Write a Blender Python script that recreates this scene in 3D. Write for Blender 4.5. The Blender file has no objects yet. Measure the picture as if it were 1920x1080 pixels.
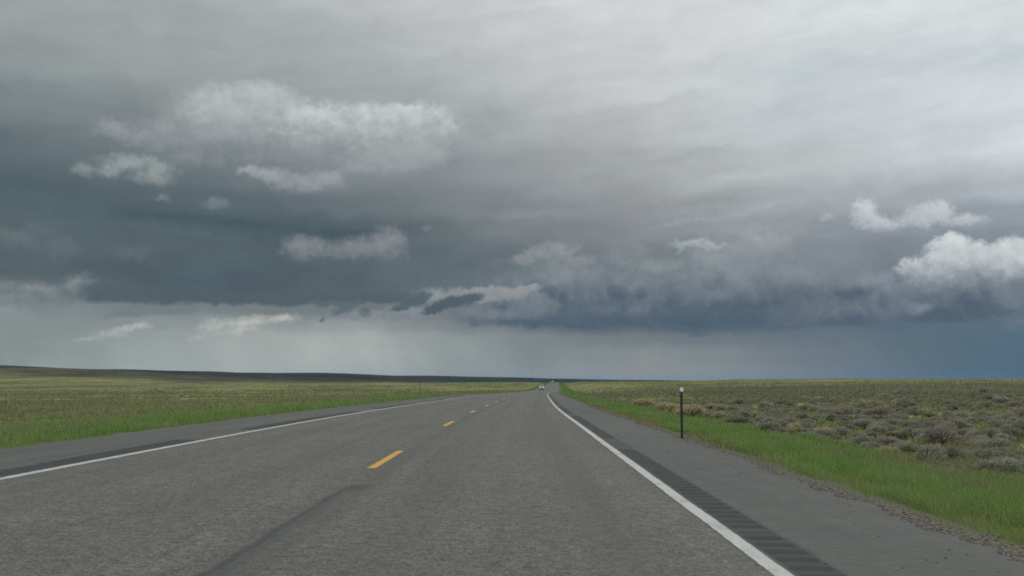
import bpy, bmesh, math, random
import numpy as np
from mathutils import Vector, Matrix

RNG = np.random.default_rng(11)
random.seed(5)
R = math.radians
scn = bpy.context.scene
COL = scn.collection

# ------------------------------------------------------------------ camera numbers
F = 1870.0            # focal length in photograph pixels
PITCH = math.atan(172 / F)
HCAM = 1.133
CP, SP = math.cos(PITCH), math.sin(PITCH)

def pix_dir(px, py):
    a, b = (px - 960) / F, -(py - 540) / F
    v = np.array([a, CP - b * SP, SP + b * CP])
    return v / np.linalg.norm(v)

def azel(px, py):
    v = pix_dir(px, py)
    return math.degrees(math.atan2(v[0], v[1])), math.degrees(math.asin(v[2]))

def lin(c):
    c = np.asarray(c, float) / 255.0
    return np.where(c <= 0.04045, c / 12.92, ((c + 0.055) / 1.055) ** 2.4)

def L4(c):
    v = lin(c)
    return (float(v[0]), float(v[1]), float(v[2]), 1.0)

# ------------------------------------------------------------------ numeric helpers
def pchip(xk, yk, x):
    xk = np.asarray(xk, float); yk = np.asarray(yk, float)
    h = np.diff(xk); d = np.diff(yk) / h
    m = np.zeros_like(yk)
    for i in range(1, len(xk) - 1):
        if d[i - 1] * d[i] > 0:
            w1 = 2 * h[i] + h[i - 1]; w2 = h[i] + 2 * h[i - 1]
            m[i] = (w1 + w2) / (w1 / d[i - 1] + w2 / d[i])
    m[0] = d[0]; m[-1] = d[-1]
    x = np.asarray(x, float)
    xc = np.clip(x, xk[0], xk[-1])
    i = np.clip(np.searchsorted(xk, xc, side='right') - 1, 0, len(h) - 1)
    t = (xc - xk[i]) / h[i]
    r = ((1 + 2 * t) * (1 - t) ** 2 * yk[i] + t * (1 - t) ** 2 * h[i] * m[i]
         + t * t * (3 - 2 * t) * yk[i + 1] + t * t * (t - 1) * h[i] * m[i + 1])
    r = r + np.where(x > xk[-1], (x - xk[-1]) * m[-1], 0) + np.where(x < xk[0], (x - xk[0]) * m[0], 0)
    return r

def sstep(x, a, b):
    t = np.clip((np.asarray(x, float) - a) / (b - a), 0, 1)
    return t * t * (3 - 2 * t)

def vnoise(x, y, seed=0):
    xi = np.floor(x).astype(np.int64); yi = np.floor(y).astype(np.int64)
    fx = x - xi; fy = y - yi
    fx = fx * fx * (3 - 2 * fx); fy = fy * fy * (3 - 2 * fy)
    def h(a, b):
        n = (a * 374761393 + b * 668265263 + seed * 1442695041) & 0xffffffff
        n = ((n ^ (n >> 13)) * 1274126177) & 0xffffffff
        n = n ^ (n >> 16)
        return (n & 0xffff) / 65535.0
    return ((h(xi, yi) * (1 - fx) + h(xi + 1, yi) * fx) * (1 - fy)
            + (h(xi, yi + 1) * (1 - fx) + h(xi + 1, yi + 1) * fx) * fy)

def fbm(x, y, oct=4, seed=0):
    s = 0; a = .5; t = 0
    for o in range(oct):
        s = s + a * vnoise(x * 2 ** o, y * 2 ** o, seed + o * 17); t += a; a *= .5
    return s / t

# ------------------------------------------------------------------ road alignment
S_K = [-40, 0, 14.4, 26.6, 38.8, 51, 63, 75, 88, 110, 150, 200, 260, 355, 600, 900, 1180, 1500]
XC_K = [-1.95, -1.87, -1.80, -1.68, -1.52, -1.28, -.98, -.62, -.25, .42, 1.80, 3.85, 6.9, 12, 23.3, 37, 50, 64]
YP_K = [(14.4, 861.5), (26.6, 794.5), (38.8, 772.0), (51, 760.6), (63.2, 753.7), (75.4, 748.6), (87.6, 745), (110, 741.8),
        (150, 739.2), (200, 737.0), (260, 735.2), (355, 733), (600, 727), (900, 720.6), (1180, 716.2), (1320, 716.3), (1600, 718.2), (2200, 719)]
def z_of_py(d, y, h=HCAM):
    b = (np.asarray(y, float) - 540) / F; a = 172 / F
    return h - np.asarray(d) * (b - a) / (1 + a * b)
ZD = [-40, 0, 7] + [p[0] for p in YP_K]
ZV = [0, 0, 0] + [float(z_of_py(*p)) for p in YP_K]
ZV[3] = 0.0
_sg = np.concatenate([np.arange(-40, 400, 2.0), np.arange(400, 3000, 10.0)])
def _smooth(vals):
    out = vals.copy()
    for i, s in enumerate(_sg):
        w = max(4.0, abs(s) * .12)
        k = np.exp(-.5 * ((_sg - s) / w) ** 2) * np.gradient(_sg)
        out[i] = (vals * k).sum() / k.sum()
    return out
_zc = _smooth(pchip(ZD, ZV, _sg)); _xc = _smooth(pchip(S_K, XC_K, _sg))
def road_x(s):
    s = np.asarray(s, float)
    return np.interp(s, _sg, _xc) + np.maximum(s - 2990, 0) * .0457
def road_zc(s): return np.interp(s, _sg, _zc)
def road_z(s, t):
    return road_zc(s) - np.asarray(t) * .02 * (1 - sstep(s, 90, 260))
TL, TR = -5.72, 5.34                    # pavement edges
LL, LR = -3.66, 3.52                    # edge-line centres

# ------------------------------------------------------------------ terrain
PXK = [-500, 0, 200, 360, 600, 800, 960, 1050, 1190, 1300, 1400, 1600, 1720, 1920, 2400]
DK = [100, 200, 400, 700, 1200, 2000, 3500, 5500, 8000, 14000]
TAB = {
 -500: [770, 754, 739, 725, 703, 676, 690, 700, 706, 708],
    0: [765, 752, 738, 727.5, 711, 684.6, 694, 702, 706, 708],
  200: [763, 751, 737.5, 727, 715, 694, 692, 700, 706, 708],
  360: [760, 750, 737, 727, 718, 707, 696, 700, 706, 708],
  600: [752, 747, 736, 727, 719, 715, 706, 699, 705, 708],
  800: [746, 740, 735, 726.5, 719, 717, 714, 707, 704.5, 708],
  960: [745, 738, 733, 726, 717.5, 717, 716, 712, 707.6, 710],
 1050: [745, 738, 732, 725, 716.5, 717.5, 717, 714, 710.3, 711.5],
 1190: [751, 740, 729, 720, 715.6, 716, 716.2, 715, 712.6, 713],
 1300: [749, 738.5, 725.5, 716.5, 713.4, 714, 714.5, 714, 713.6, 713.5],
 1400: [747, 737, 722.5, 713, 711.5, 713, 714, 714, 713.5, 713.5],
 1600: [744, 732, 719.5, 711.2, 710.6, 713, 714, 714, 713.5, 713.5],
 1720: [742, 730, 719, 711, 710.3, 713, 714, 714, 713.5, 713.5],
 1920: [737.5, 728.5, 718.5, 710.6, 709.8, 713, 714, 714, 713.5, 713.5],
 2400: [737, 728, 718, 710.5, 709.5, 713, 714, 714, 713.5, 713.5]}
def zground(X, Y):
    X = np.asarray(X, float); Y = np.asarray(Y, float)
    t = X - road_x(Y)
    d = np.maximum(Y, 100.0)
    px = np.clip(960 + F * X / d, PXK[0], PXK[-1] - .01)
    ld = np.log(d); lk = np.log(DK)
    cols = np.stack([pchip(lk, TAB[p], np.clip(ld, lk[0], lk[-1])) for p in PXK], 0)
    k = np.asarray(PXK, float)
    i = np.clip(np.searchsorted(k, px, side='right') - 1, 0, len(k) - 2)
    u = (px - k[i]) / (k[i + 1] - k[i]); u = u * u * (3 - 2 * u) * .6 + u * .4
    ii = np.indices(px.shape)
    take = lambda j: np.take_along_axis(cols, j[None], 0)[0]
    yy = take(i) * (1 - u) + take(i + 1) * u
    zt = z_of_py(d, yy)
    rough = np.clip((d - 100) / 500, 0, 1)
    zt = zt + (fbm(X / 16, Y / 16, 3, 3) - .5) * .55 + (fbm(X / 3.1, Y / 3.1, 2, 9) - .5) * .16
    zt = zt + (fbm(X / 160, Y / 160, 4, 21) - .5) * rough * np.clip(d / 700, .5, 5)
    # embankment beside the road
    re = np.where(t < 0, road_z(Y, TL), road_z(Y, TR))
    a = np.where(t < 0, TL - t, t - TR)            # distance outside the pavement
    prof = np.interp(a, [-20, -.25, -.02, .5, 1.2, 4.5, 7.5, 10, 30], [-.3, -.3, -.05, -.07, -.16, -.66, -.92, -1.0, -1.0])
    profl = np.interp(a, [-20, -.25, -.02, .5, 1.2, 5.0, 8.5, 12, 30], [-.3, -.3, -.05, -.07, -.12, -.38, -.60, -.7, -.8])
    near = re + np.where(t < 0, profl, prof) + np.where(a > .6, (fbm(X / 1.3, Y / 1.3, 3, 5) - .5) * .1, 0)
    w = np.where(t < 0, sstep(a, 7, 38), sstep(a, 5.5, 30))
    far = 1 - sstep(Y, 1350, 1900)                 # the road stops beyond its crest
    w = 1 - (1 - w) * far
    return near * (1 - w) + zt * w

# ------------------------------------------------------------------ object helpers
def tag(o, label=None, cat=None, group=None, kind=None):
    if label: o['label'] = label
    if cat: o['category'] = cat
    if group: o['group'] = group
    if kind: o['kind'] = kind
    return o
def np_mesh(name, V, faces4=None, faces3=None, mats=(), uv=None, attrs=None, smooth=False):
    """mesh from arrays; faces4 (n,4), faces3 (m,3)"""
    me = bpy.data.meshes.new(name)
    V = np.ascontiguousarray(V, dtype=np.float32)
    me.vertices.add(len(V)); me.vertices.foreach_set('co', V.ravel())
    parts = []; tot = []
    if faces4 is not None and len(faces4): parts.append(np.asarray(faces4, np.int32).ravel()); tot += [4] * len(faces4)
    if faces3 is not None and len(faces3): parts.append(np.asarray(faces3, np.int32).ravel()); tot += [3] * len(faces3)
    idx = np.concatenate(parts); tot = np.array(tot, np.int32)
    me.loops.add(len(idx)); me.loops.foreach_set('vertex_index', idx)
    me.polygons.add(len(tot))
    start = np.concatenate([[0], np.cumsum(tot)[:-1]]).astype(np.int32)
    me.polygons.foreach_set('loop_start', start)
    if smooth: me.polygons.foreach_set('use_smooth', np.ones(len(tot), bool))
    if uv is not None:
        l = me.uv_layers.new(name='UVMap'); l.data.foreach_set('uv', np.asarray(uv, np.float32)[idx].ravel())
    for k, v in (attrs or {}).items():
        at = me.attributes.new(k, 'FLOAT', 'POINT'); at.data.foreach_set('value', np.asarray(v, np.float32))
    me.update(calc_edges=True); me.validate(verbose=False)
    for m in mats: me.materials.append(m)
    return me
def link(name, me, parent=None):
    o = bpy.data.objects.new(name, me); COL.objects.link(o)
    if parent: o.parent = parent
    return o
def empty(name, loc):
    o = bpy.data.objects.new(name, None); COL.objects.link(o); o.location = loc; o.empty_display_size = .2
    return o
def bm_obj(name, bm, mat, parent=None, smooth=False):
    me = bpy.data.meshes.new(name)
    bmesh.ops.recalc_face_normals(bm, faces=bm.faces)
    bm.to_mesh(me); bm.free(); me.materials.append(mat)
    if smooth:
        for p in me.polygons: p.use_smooth = True
    return link(name, me, parent)
def bm_box(bm, c, s, bevel=0.0, taper=None):
    r = bmesh.ops.create_cube(bm, size=1.0)
    vs = r['verts']
    for v in vs:
        k = 1.0
        if taper and v.co.z > 0: k = taper
        v.co = Vector((c[0] + v.co.x * s[0] * k, c[1] + v.co.y * s[1] * k, c[2] + v.co.z * s[2]))
    if bevel:
        es = list({e for v in vs for e in v.link_edges})
        bmesh.ops.bevel(bm, geom=es, offset=bevel, segments=2, affect='EDGES', profile=.6)
def bm_cyl(bm, c, r, depth, axis='z', seg=16, r2=None):
    ret = bmesh.ops.create_cone(bm, cap_ends=True, segments=seg, radius1=r, radius2=r if r2 is None else r2, depth=depth)
    M = {'z': Matrix.Identity(4), 'x': Matrix.Rotation(R(90), 4, 'Y'), 'y': Matrix.Rotation(R(90), 4, 'X')}[axis]
    bmesh.ops.transform(bm, matrix=Matrix.Translation(c) @ M, verts=ret['verts'])

# ------------------------------------------------------------------ node helpers
class NT:
    def __init__(self, tree): self.t = tree; self.n = tree.nodes; self.l = tree.links
    def _in(self, sock, v):
        if isinstance(v, bpy.types.NodeSocket): self.l.new(v, sock)
        elif v is not None: sock.default_value = v
    def m(self, op, a, b=None, c=None, clamp=False):
        n = self.n.new('ShaderNodeMath'); n.operation = op; n.use_clamp = clamp
        for i, v in enumerate((a, b, c)):
            if v is not None: self._in(n.inputs[i], v)
        return n.outputs[0]
    def v(self, op, a, b=None, c=None):
        n = self.n.new('ShaderNodeVectorMath'); n.operation = op
        for i, x in enumerate((a, b, c)):
            if x is not None: self._in(n.inputs[i], x)
        return n.outputs['Value'] if op in ('LENGTH', 'DOT_PRODUCT', 'DISTANCE') else n.outputs[0]
    def xyz(self, x, y, z):
        n = self.n.new('ShaderNodeCombineXYZ')
        for i, q in enumerate((x, y, z)): self._in(n.inputs[i], q)
        return n.outputs[0]
    def sep(self, v):
        n = self.n.new('ShaderNodeSeparateXYZ'); self._in(n.inputs[0], v); return n.outputs
    def noise(self, vec, scale=1.0, detail=4.0, rough=.5, dist=0.0):
        n = self.n.new('ShaderNodeTexNoise'); self._in(n.inputs['Vector'], vec)
        n.inputs['Scale'].default_value = scale; n.inputs['Detail'].default_value = detail
        n.inputs['Roughness'].default_value = rough; n.inputs['Distortion'].default_value = dist
        return n.outputs[0], n.outputs[1]
    def voro(self, vec, scale=1.0, feature='F1', rnd=1.0):
        n = self.n.new('ShaderNodeTexVoronoi'); n.feature = feature; self._in(n.inputs['Vector'], vec)
        n.inputs['Scale'].default_value = scale; n.inputs['Randomness'].default_value = rnd
        return n.outputs
    def ss(self, v, a, b, lo=0.0, hi=1.0, kind='SMOOTHSTEP'):
        n = self.n.new('ShaderNodeMapRange'); n.interpolation_type = kind
        for i, q in enumerate((v, a, b, lo, hi)): self._in(n.inputs[i], q)
        return n.outputs[0]
    def mix(self, f, a, b, mode='MIX'):
        n = self.n.new('ShaderNodeMix'); n.data_type = 'RGBA'; n.blend_type = mode; n.clamp_factor = True
        self._in(n.inputs[0], f); self._in(n.inputs[6], a); self._in(n.inputs[7], b)
        return n.outputs[2]
    def ramp(self, f, stops, interp='B_SPLINE'):
        n = self.n.new('ShaderNodeValToRGB'); r = n.color_ramp; r.interpolation = interp
        while len(r.elements) < len(stops): r.elements.new(.5)
        for e, (p, c) in zip(r.elements, sorted(stops, key=lambda q: q[0])):
            e.position = p; e.color = c
        self._in(n.inputs[0], f); return n.outputs[0]

def material(name):
    m = bpy.data.materials.new(name); m.use_nodes = True
    nt = NT(m.node_tree); b = m.node_tree.nodes['Principled BSDF']
    return m, nt, b
def plain(name, col, rough=.6, metal=0.0, var=.15, scale=8.0, emit=None):
    """slightly uneven paint / plastic / metal"""
    m, nt, b = material(name)
    tc = m.node_tree.nodes.new('ShaderNodeTexCoord')
    f, _ = nt.noise(tc.outputs['Object'], scale, 5, .6)
    dk = tuple(c * (1 - var) for c in col[:3]) + (1,)
    lt = tuple(min(1, c * (1 + var)) for c in col[:3]) + (1,)
    nt._in(b.inputs['Base Color'], nt.mix(f, dk, lt))
    b.inputs['Roughness'].default_value = rough; b.inputs['Metallic'].default_value = metal
    if emit:
        b.inputs['Emission Color'].default_value = emit[0]; b.inputs['Emission Strength'].default_value = emit[1]
    return m

# ================================================================== SKY
def build_world():
    w = bpy.data.worlds.new("World"); scn.world = w; w.use_nodes = True
    t = w.node_tree; t.nodes.clear(); nt = NT(t)
    out = t.nodes.new('ShaderNodeOutputWorld'); bg = t.nodes.new('ShaderNodeBackground')
    t.links.new(bg.outputs[0], out.inputs[0])
    tc = t.nodes.new('ShaderNodeTexCoord')
    D = tc.outputs['Generated']
    x, y, z = nt.sep(D)
    az = nt.m('MULTIPLY', nt.m('ARCTAN2', x, y), 57.29578)
    el = nt.m('MULTIPLY', nt.m('ARCSINE', z), 57.29578)
    P = nt.xyz(az, el, 0.0)
    # --- warps (degrees)
    Pst = nt.v('MULTIPLY', P, (1.0, 1.9, 1.0))
    _, wa = nt.noise(Pst, .10, 3, .5)
    nb, wb = nt.noise(Pst, .42, 6, .58)
    _, wc = nt.noise(P, 1.7, 5, .6)
    ca = nt.v('SUBTRACT', wa, (.5, .5, .5)); cb = nt.v('SUBTRACT', wb, (.5, .5, .5)); cc = nt.v('SUBTRACT', wc, (.5, .5, .5))
    Pw = nt.v('MULTIPLY_ADD', ca, (3.0, .8, 0), P)
    Pw = nt.v('MULTIPLY_ADD', cb, (1.6, .9, 0), Pw)
    ax, ex, _z = nt.sep(Pw)
    # --- large tone field of the overcast deck: rows by elevation, stops by azimuth
    XS = [0, 240, 480, 720, 960, 1200, 1440, 1680, 1920]
    ROWS = [
     (0,   [(160,168,170),(160,168,170),(172,177,180),(186,189,192),(201,205,207),(207,211,214),(210,214,217),(216,220,224),(223,227,231)]),
     (80,  [(154,162,165),(157,165,167),(161,168,171),(173,177,180),(194,198,201),(205,208,211),(209,213,216),(211,216,220),(217,222,226)]),
     (160, [(142,150,153),(149,157,160),(156,163,166),(160,166,170),(182,186,189),(199,202,205),(199,205,209),(195,204,212),(205,212,218)]),
     (240, [(120,130,135),(126,135,139),(138,145,149),(150,156,160),(162,167,171),(184,187,191),(191,197,202),(203,209,214),(212,217,222)]),
     (320, [(93,107,113),(106,117,123),(117,126,131),(126,133,139),(146,150,155),(164,168,173),(179,183,187),(195,201,206),(204,211,216)]),
     (390, [(82,99,106),(84,100,107),(94,108,115),(107,118,124),(131,137,142),(146,150,155),(162,167,172),(158,166,174),(182,190,197)]),
     (430, [(88,104,110),(82,98,106),(76,93,101),(84,99,106),(121,128,134),(134,140,146),(152,159,165),(138,146,156),(152,160,170)]),
     (480, [(85,101,107),(85,100,107),(82,98,105),(88,102,109),(102,113,121),(118,126,133),(133,141,148),(127,136,146),(138,146,156)]),
     (530, [(88,102,108),(80,95,103),(78,93,102),(88,101,109),(104,115,123),(110,119,128),(120,129,139),(114,124,135),(118,127,138)]),
     (562, [(112,122,126),(82,96,104),(80,94,102),(94,106,114),(112,121,128),(102,114,124),(106,117,128),(106,117,130),(112,122,134)]),
     (582, [(134,143,147),(118,127,132),(116,125,130),(112,121,128),(110,119,127),(94,107,119),(96,109,122),(99,112,128),(102,116,134)]),
     (612, [(132,142,144),(130,139,142),(150,157,158),(142,149,151),(108,118,126),(82,97,112),(86,101,117),(90,108,126),(90,110,130)]),
     (632, [(131,141,143),(139,148,150),(163,170,169),(160,167,167),(122,131,136),(112,121,128),(108,118,128),(92,111,125),(84,108,126)]),
     (665, [(132,143,144),(146,155,156),(165,172,171),(164,171,170),(124,134,138),(132,139,141),(121,130,135),(94,112,126),(80,106,124)]),
     (705, [(140,150,151),(154,162,164),(166,173,173),(158,165,166),(135,142,146),(140,145,148),(128,136,142),(92,111,126),(76,103,120)]),
    ]
    AZ0, AZ1 = -33.0, 33.0
    fac = nt.ss(ax, AZ0, AZ1, kind='LINEAR')
    col = None; prev = None
    for py, cs in ROWS[::-1]:
        st = []
        for px, c in zip(XS, cs):
            a = azel(px, py)[0]
            st.append(((a - AZ0) / (AZ1 - AZ0), L4(c)))
        rc = nt.ramp(fac, st, 'B_SPLINE')
        e = azel(960, py)[1]
        if col is None: col = rc
        else: col = nt.mix(nt.ss(ex, prev, e, kind='SMOOTHSTEP'), col, rc)
        prev = e
    # --- streaks of the stratus deck, drawn out and rising to the right
    rot = nt.xyz(nt.m('ADD', ax, nt.m('MULTIPLY', ex, .3)), nt.m('SUBTRACT', ex, nt.m('MULTIPLY', ax, .13)), 3.0)
    s1, _ = nt.noise(nt.v('MULTIPLY', rot, (.10, .75, 1)), 1.0, 5, .55, .4)
    s2, _ = nt.noise(nt.v('MULTIPLY', Pw, (.26, .55, 1)), 1.0, 8, .58, .3)
    streak = nt.ss(el, 3.0, 9.0, .25, 1.0)
    lump = nt.m('MULTIPLY', nt.ss(el, 2.6, 3.6), nt.ss(el, 11.0, 7.0, .60, 1.0))
    k = nt.m('ADD', nt.m('MULTIPLY', nt.m('MULTIPLY', nt.m('SUBTRACT', s1, .5), .26), streak), nt.m('MULTIPLY', nt.m('MULTIPLY', nt.m('SUBTRACT', s2, .5), .55), lump))
    # rain shafts, slanted fine streaks low down
    sl = nt.xyz(nt.m('ADD', az, nt.m('MULTIPLY', el, .55)), nt.m('MULTIPLY', el, .12), 7.0)
    s3, _ = nt.noise(sl, .35, 5, .55)
    k = nt.m('ADD', k, nt.m('MULTIPLY', nt.m('MULTIPLY', nt.m('SUBTRACT', s3, .5), .28), nt.ss(el, 3.6, 1.5)))
    k = nt.m('ADD', k, 1.0)
    col = nt.v('MULTIPLY', col, nt.xyz(k, k, k))
    # --- discrete clouds
    Pc = nt.v('MULTIPLY_ADD', cb, (2.2, 1.2, 0), P)
    Pc = nt.v('MULTIPLY_ADD', cc, (1.1, 1.0, 0), Pc)
    Pd = nt.v('MULTIPLY_ADD', cb, (1.0, .5, 0), P)
    Pd = nt.v('MULTIPLY_ADD', cc, (.75, .65, 0), Pd)
    LO = (13.0, 5.0, 2.0)
    bil, _ = nt.noise(nt.v('ADD', Pd, LO), .75, 8, .62)
    bil2, _ = nt.noise(nt.v('ADD', nt.v('ADD', Pd, LO), (.22, .42, 0)), .75, 4, .62)
    fin, _ = nt.noise(nt.v('ADD', P, (3.0, 9.0, 5.0)), 2.1, 7, .68)
    bx = nt.m('SUBTRACT', bil, .5); fx = nt.m('SUBTRACT', fin, .5)
    rag = nt.m('ADD', nt.m('MULTIPLY', bx, 1.1), nt.m('MULTIPLY', fx, .95))
    emb = nt.m('MULTIPLY', nt.m('SUBTRACT', bil, bil2), 1.9)
    emb = nt.m('ADD', emb, nt.m('MULTIPLY', fx, .12))
    bl1, _ = nt.noise(nt.v('ADD', Pd, (31.0, 17.0, 8.0)), .34, 6, .55)
    bl2, _ = nt.noise(nt.v('ADD', Pd, (31.25, 17.75, 8.0)), .34, 3, .5)
    embL = nt.m('ADD', nt.m('MULTIPLY', nt.m('SUBTRACT', bl1, bl2), 2.0), nt.m('MULTIPLY', emb, .18))
    ragS = nt.m('ADD', nt.m('MULTIPLY', bx, 1.25), nt.m('MULTIPLY', fx, .40))
    def cloud(col, ells, top, bot, ytop, ybot, soft=.7, amp=1.0, op=1.0, src=None, bill=.9, lo=-.18, fade=.0, rk=.35, eb=None, rg=None):
        src = src or Pc
        cur = None
        for q in ells:
            px, py, rx, ry = q[:4]
            a, e = azel(px, py)
            ra = (azel(px + rx, py)[0] - azel(px - rx, py)[0]) / 2
            re_ = (azel(px, py - ry)[1] - azel(px, py + ry)[1]) / 2
            sv_ = src
            if len(q) > 4:
                n = nt.n.new('ShaderNodeVectorRotate'); n.rotation_type = 'Z_AXIS'
                nt._in(n.inputs['Vector'], src); n.inputs['Center'].default_value = (a, e, 0); n.inputs['Angle'].default_value = R(-q[4])
                sv_ = n.outputs[0]
            d = nt.v('LENGTH', nt.v('MULTIPLY', nt.v('SUBTRACT', sv_, (a, e, 0)), (1 / ra, 1 / re_, 0)))
            if cur is None: cur = d
            else:
                n = nt.n.new('ShaderNodeMath'); n.operation = 'SMOOTH_MIN'
                nt._in(n.inputs[0], cur); nt._in(n.inputs[1], d); n.inputs[2].default_value = .35
                cur = n.outputs[0]
        # (ties each cloud to the one behind it, so that they are evaluated one after another)
        ragd = nt.m('ADD', rg or rag, nt.v('DOT_PRODUCT', col, (1e-7, 1e-7, 1e-7)))
        d = nt.m('ADD', nt.m('SUBTRACT', 1.0, cur), nt.m('MULTIPLY', ragd, amp))
        mk = nt.m('MULTIPLY', nt.ss(d, lo, lo + soft), op)
        c0 = azel(ells[0][0], ytop)[1]; c1 = azel(ells[0][0], ybot)[1]
        e2 = nt.m('ADD', el, nt.m('MULTIPLY', ragd, rk * (c0 - c1)))
        if fade: mk = nt.m('MULTIPLY', mk, nt.ss(e2, c1, c1 + (c0 - c1) * fade))
        sh = nt.m('ADD', nt.ss(e2, c1, c0, kind='LINEAR'), nt.m('MULTIPLY', eb or emb, bill), clamp=True)
        return nt.mix(mk, col, nt.mix(sh, L4(bot), L4(top)))
    # soft bands of the upper deck
    col = cloud(col, [(1260,298,170,13,7),(1120,318,120,12,7)], (163,168,173), (160,165,170), 280, 320, 1.3, .5, .8, lo=-.1)
    col = cloud(col, [(1440,325,230,14,8)], (192,196,199), (184,188,192), 300, 350, 1.3, .5, .8, lo=-.1)
    col = cloud(col, [(1200,392,230,16,6),(1020,400,140,16,4)], (144,147,152), (140,144,149), 370, 410, 1.3, .5, .8, lo=-.1)
    col = cloud(col, [(1430,392,200,13,10),(1290,420,130,10,6)], (176,182,187), (165,172,178), 370, 420, 1.5, .4, .5, lo=-.1)
    col = cloud(col, [(1700,368,150,17,4)], (160,168,176), (158,166,174), 350, 390, 1.3, .5, .8, lo=-.1)
    col = cloud(col, [(1500,148,90,45,-20),(1880,110,120,30,10)], (186,197,206), (184,195,204), 100, 190, 1.4, .5, .7, lo=-.1)
    col = cloud(col, [(1010,255,170,10,4),(1150,210,200,12,9)], (176,180,184), (170,174,178), 200, 270, 1.3, .5, .6, lo=-.1)
    col = cloud(col, [(560,150,190,14,-7),(430,108,160,12,-8)], (170,176,179), (164,170,173), 90, 170, 1.5, .4, .45, lo=-.1)
    col = cloud(col, [(300,225,200,16,-6)], (120,128,133), (120,128,133), 200, 250, 1.4, .5, .6, lo=-.1)
    col = cloud(col, [(470,422,180,13,-5),(650,437,160,14,-1),(320,406,170,13,-4)], (74,91,99), (70,87,95), 400, 450, 1.2, .35, .9, Pd, lo=-.1)
    col = cloud(col, [(330,432,190,10,-4)], (92,108,114), (90,105,111), 410, 455, 1.3, .5, .7, lo=-.1)
    # big pale cloud, upper left of centre
    col = cloud(col, [(440,230,135,60),(540,235,120,55),(660,265,170,52),(760,262,95,42),(370,268,150,44),(570,300,150,44)], (168,174,177), (124,132,138), 170, 345, 1.2, .6, .95, bill=.30, lo=-.45, fade=.6, rg=ragS)
    col = cloud(col, [(430,205,80,42),(505,185,60,30,-6),(470,230,110,36),(545,205,40,20)], (186,191,194), (146,153,158), 146, 285, .85, .75, .95, Pd, .45, lo=-.38, fade=.7)
    col = cloud(col, [(690,240,150,40),(800,240,60,40),(620,238,80,36),(750,212,70,16),(580,222,55,20)], (199,203,205), (140,147,152), 188, 310, .75, .7, 1.0, Pd, .45, lo=-.38, fade=.75)
    col = cloud(col, [(205,240,45,24),(320,262,90,24)], (150,156,160), (130,137,142), 205, 285, 1.1, .9, .75, fade=.4)
    col = cloud(col, [(735,300,85,32),(790,290,60,26),(690,320,50,18)], (166,172,175), (140,146,151), 262, 338, .9, .7, .9, Pd, .35, lo=-.3, fade=.35, rg=ragS)
    col = cloud(col, [(570,348,72,20),(510,330,40,18),(610,338,40,18),(470,322,30,12)], (164,170,173), (130,137,142), 312, 372, 1.0, .95, .9, Pd, .5, lo=-.3, fade=.35)
    col = cloud(col, [(248,306,62,20),(285,335,50,18),(205,318,30,14),(300,318,40,20)], (160,167,169), (116,126,131), 280, 358, 1.0, 1.1, .9, Pd, .55, lo=-.25, fade=.4)
    col = cloud(col, [(158,320,26,16)], (144,152,155), (118,128,133), 300, 342, .9, 1.0, .8, Pd)
    col = cloud(col, [(355,298,55,18),(400,305,35,12)], (135,142,147), (118,127,132), 282, 322, 1.0, 1.0, .7, Pd)
    col = cloud(col, [(405,383,28,14),(305,370,24,8)], (128,138,143), (104,117,123), 368, 402, 1.0, 1.1, .75, Pd)
    # mid grey puffs
    col = cloud(col, [(640,474,112,26),(730,456,42,30),(575,464,45,22),(690,470,60,26)], (139,143,148), (104,114,122), 430, 508, 1.05, 1.0, .9, Pd, .6, lo=-.25, fade=.5)
    col = cloud(col, [(800,430,14,7),(930,488,14,8)], (120,128,134), (110,119,126), 420, 496, 1.0, 1.0, .7, Pd)
    col = cloud(col, [(30,445,90,30),(120,465,60,18)], (104,117,121), (90,105,111), 430, 480, 1.1, .9, .8)
    col = cloud(col, [(240,470,60,16)], (106,118,123), (92,106,112), 452, 488, 1.1, .9, .7)
    col = cloud(col, [(70,550,85,24),(20,560,50,18),(145,545,34,30)], (138,145,148), (98,110,116), 522, 584, 1.2, 1.3, .9, Pd, .8, lo=-.25, fade=.3)
    col = cloud(col, [(1030,478,60,26),(1085,496,75,20),(985,488,40,12)], (152,154,158), (112,121,129), 450, 522, .9, 1.0, .9, Pd, .7, fade=.4)
    col = cloud(col, [(1160,486,50,24),(1195,470,34,18)], (136,141,147), (116,124,132), 458, 514, 1.0, 1.0, .75, Pd)
    col = cloud(col, [(1385,482,80,40),(1435,452,55,34),(1345,482,60,32),(1300,505,60,24)], (162,167,171), (126,135,143), 420, 530, 1.0, 1.0, .85, Pd, .8, fade=.4)
    col = cloud(col, [(1060,545,150,62),(1190,560,150,68),(1400,545,170,88),(1590,560,150,60),(1790,575,180,60),(930,575,90,42)], (136,145,152), (80,96,111), 462, 618, 1.0, .8, .92, Pd, 1.15, lo=-.25, fade=.06, rk=.05, eb=embL)
    col = cloud(col, [(1240,500,60,20),(1180,520,50,18),(1300,520,55,18)], (146,154,160), (118,128,136), 480, 540, 1.1, .8, .7, Pd, .7, fade=.7, eb=embL)
    col = cloud(col, [(1500,520,80,22),(1430,545,70,20),(1590,535,60,18)], (138,147,155), (106,117,129), 498, 565, 1.1, .8, .7, Pd, .7, fade=.7, eb=embL)
    col = cloud(col, [(1340,560,80,20),(1200,570,70,16),(1520,575,90,16)], (120,130,141), (92,107,121), 540, 592, 1.1, .8, .7, Pd, .7, fade=.7, eb=embL)
    col = cloud(col, [(1700,545,90,24),(1640,520,60,18)], (136,145,156), (108,119,132), 515, 575, 1.1, .8, .7, Pd, .7, fade=.7, eb=embL)
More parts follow.
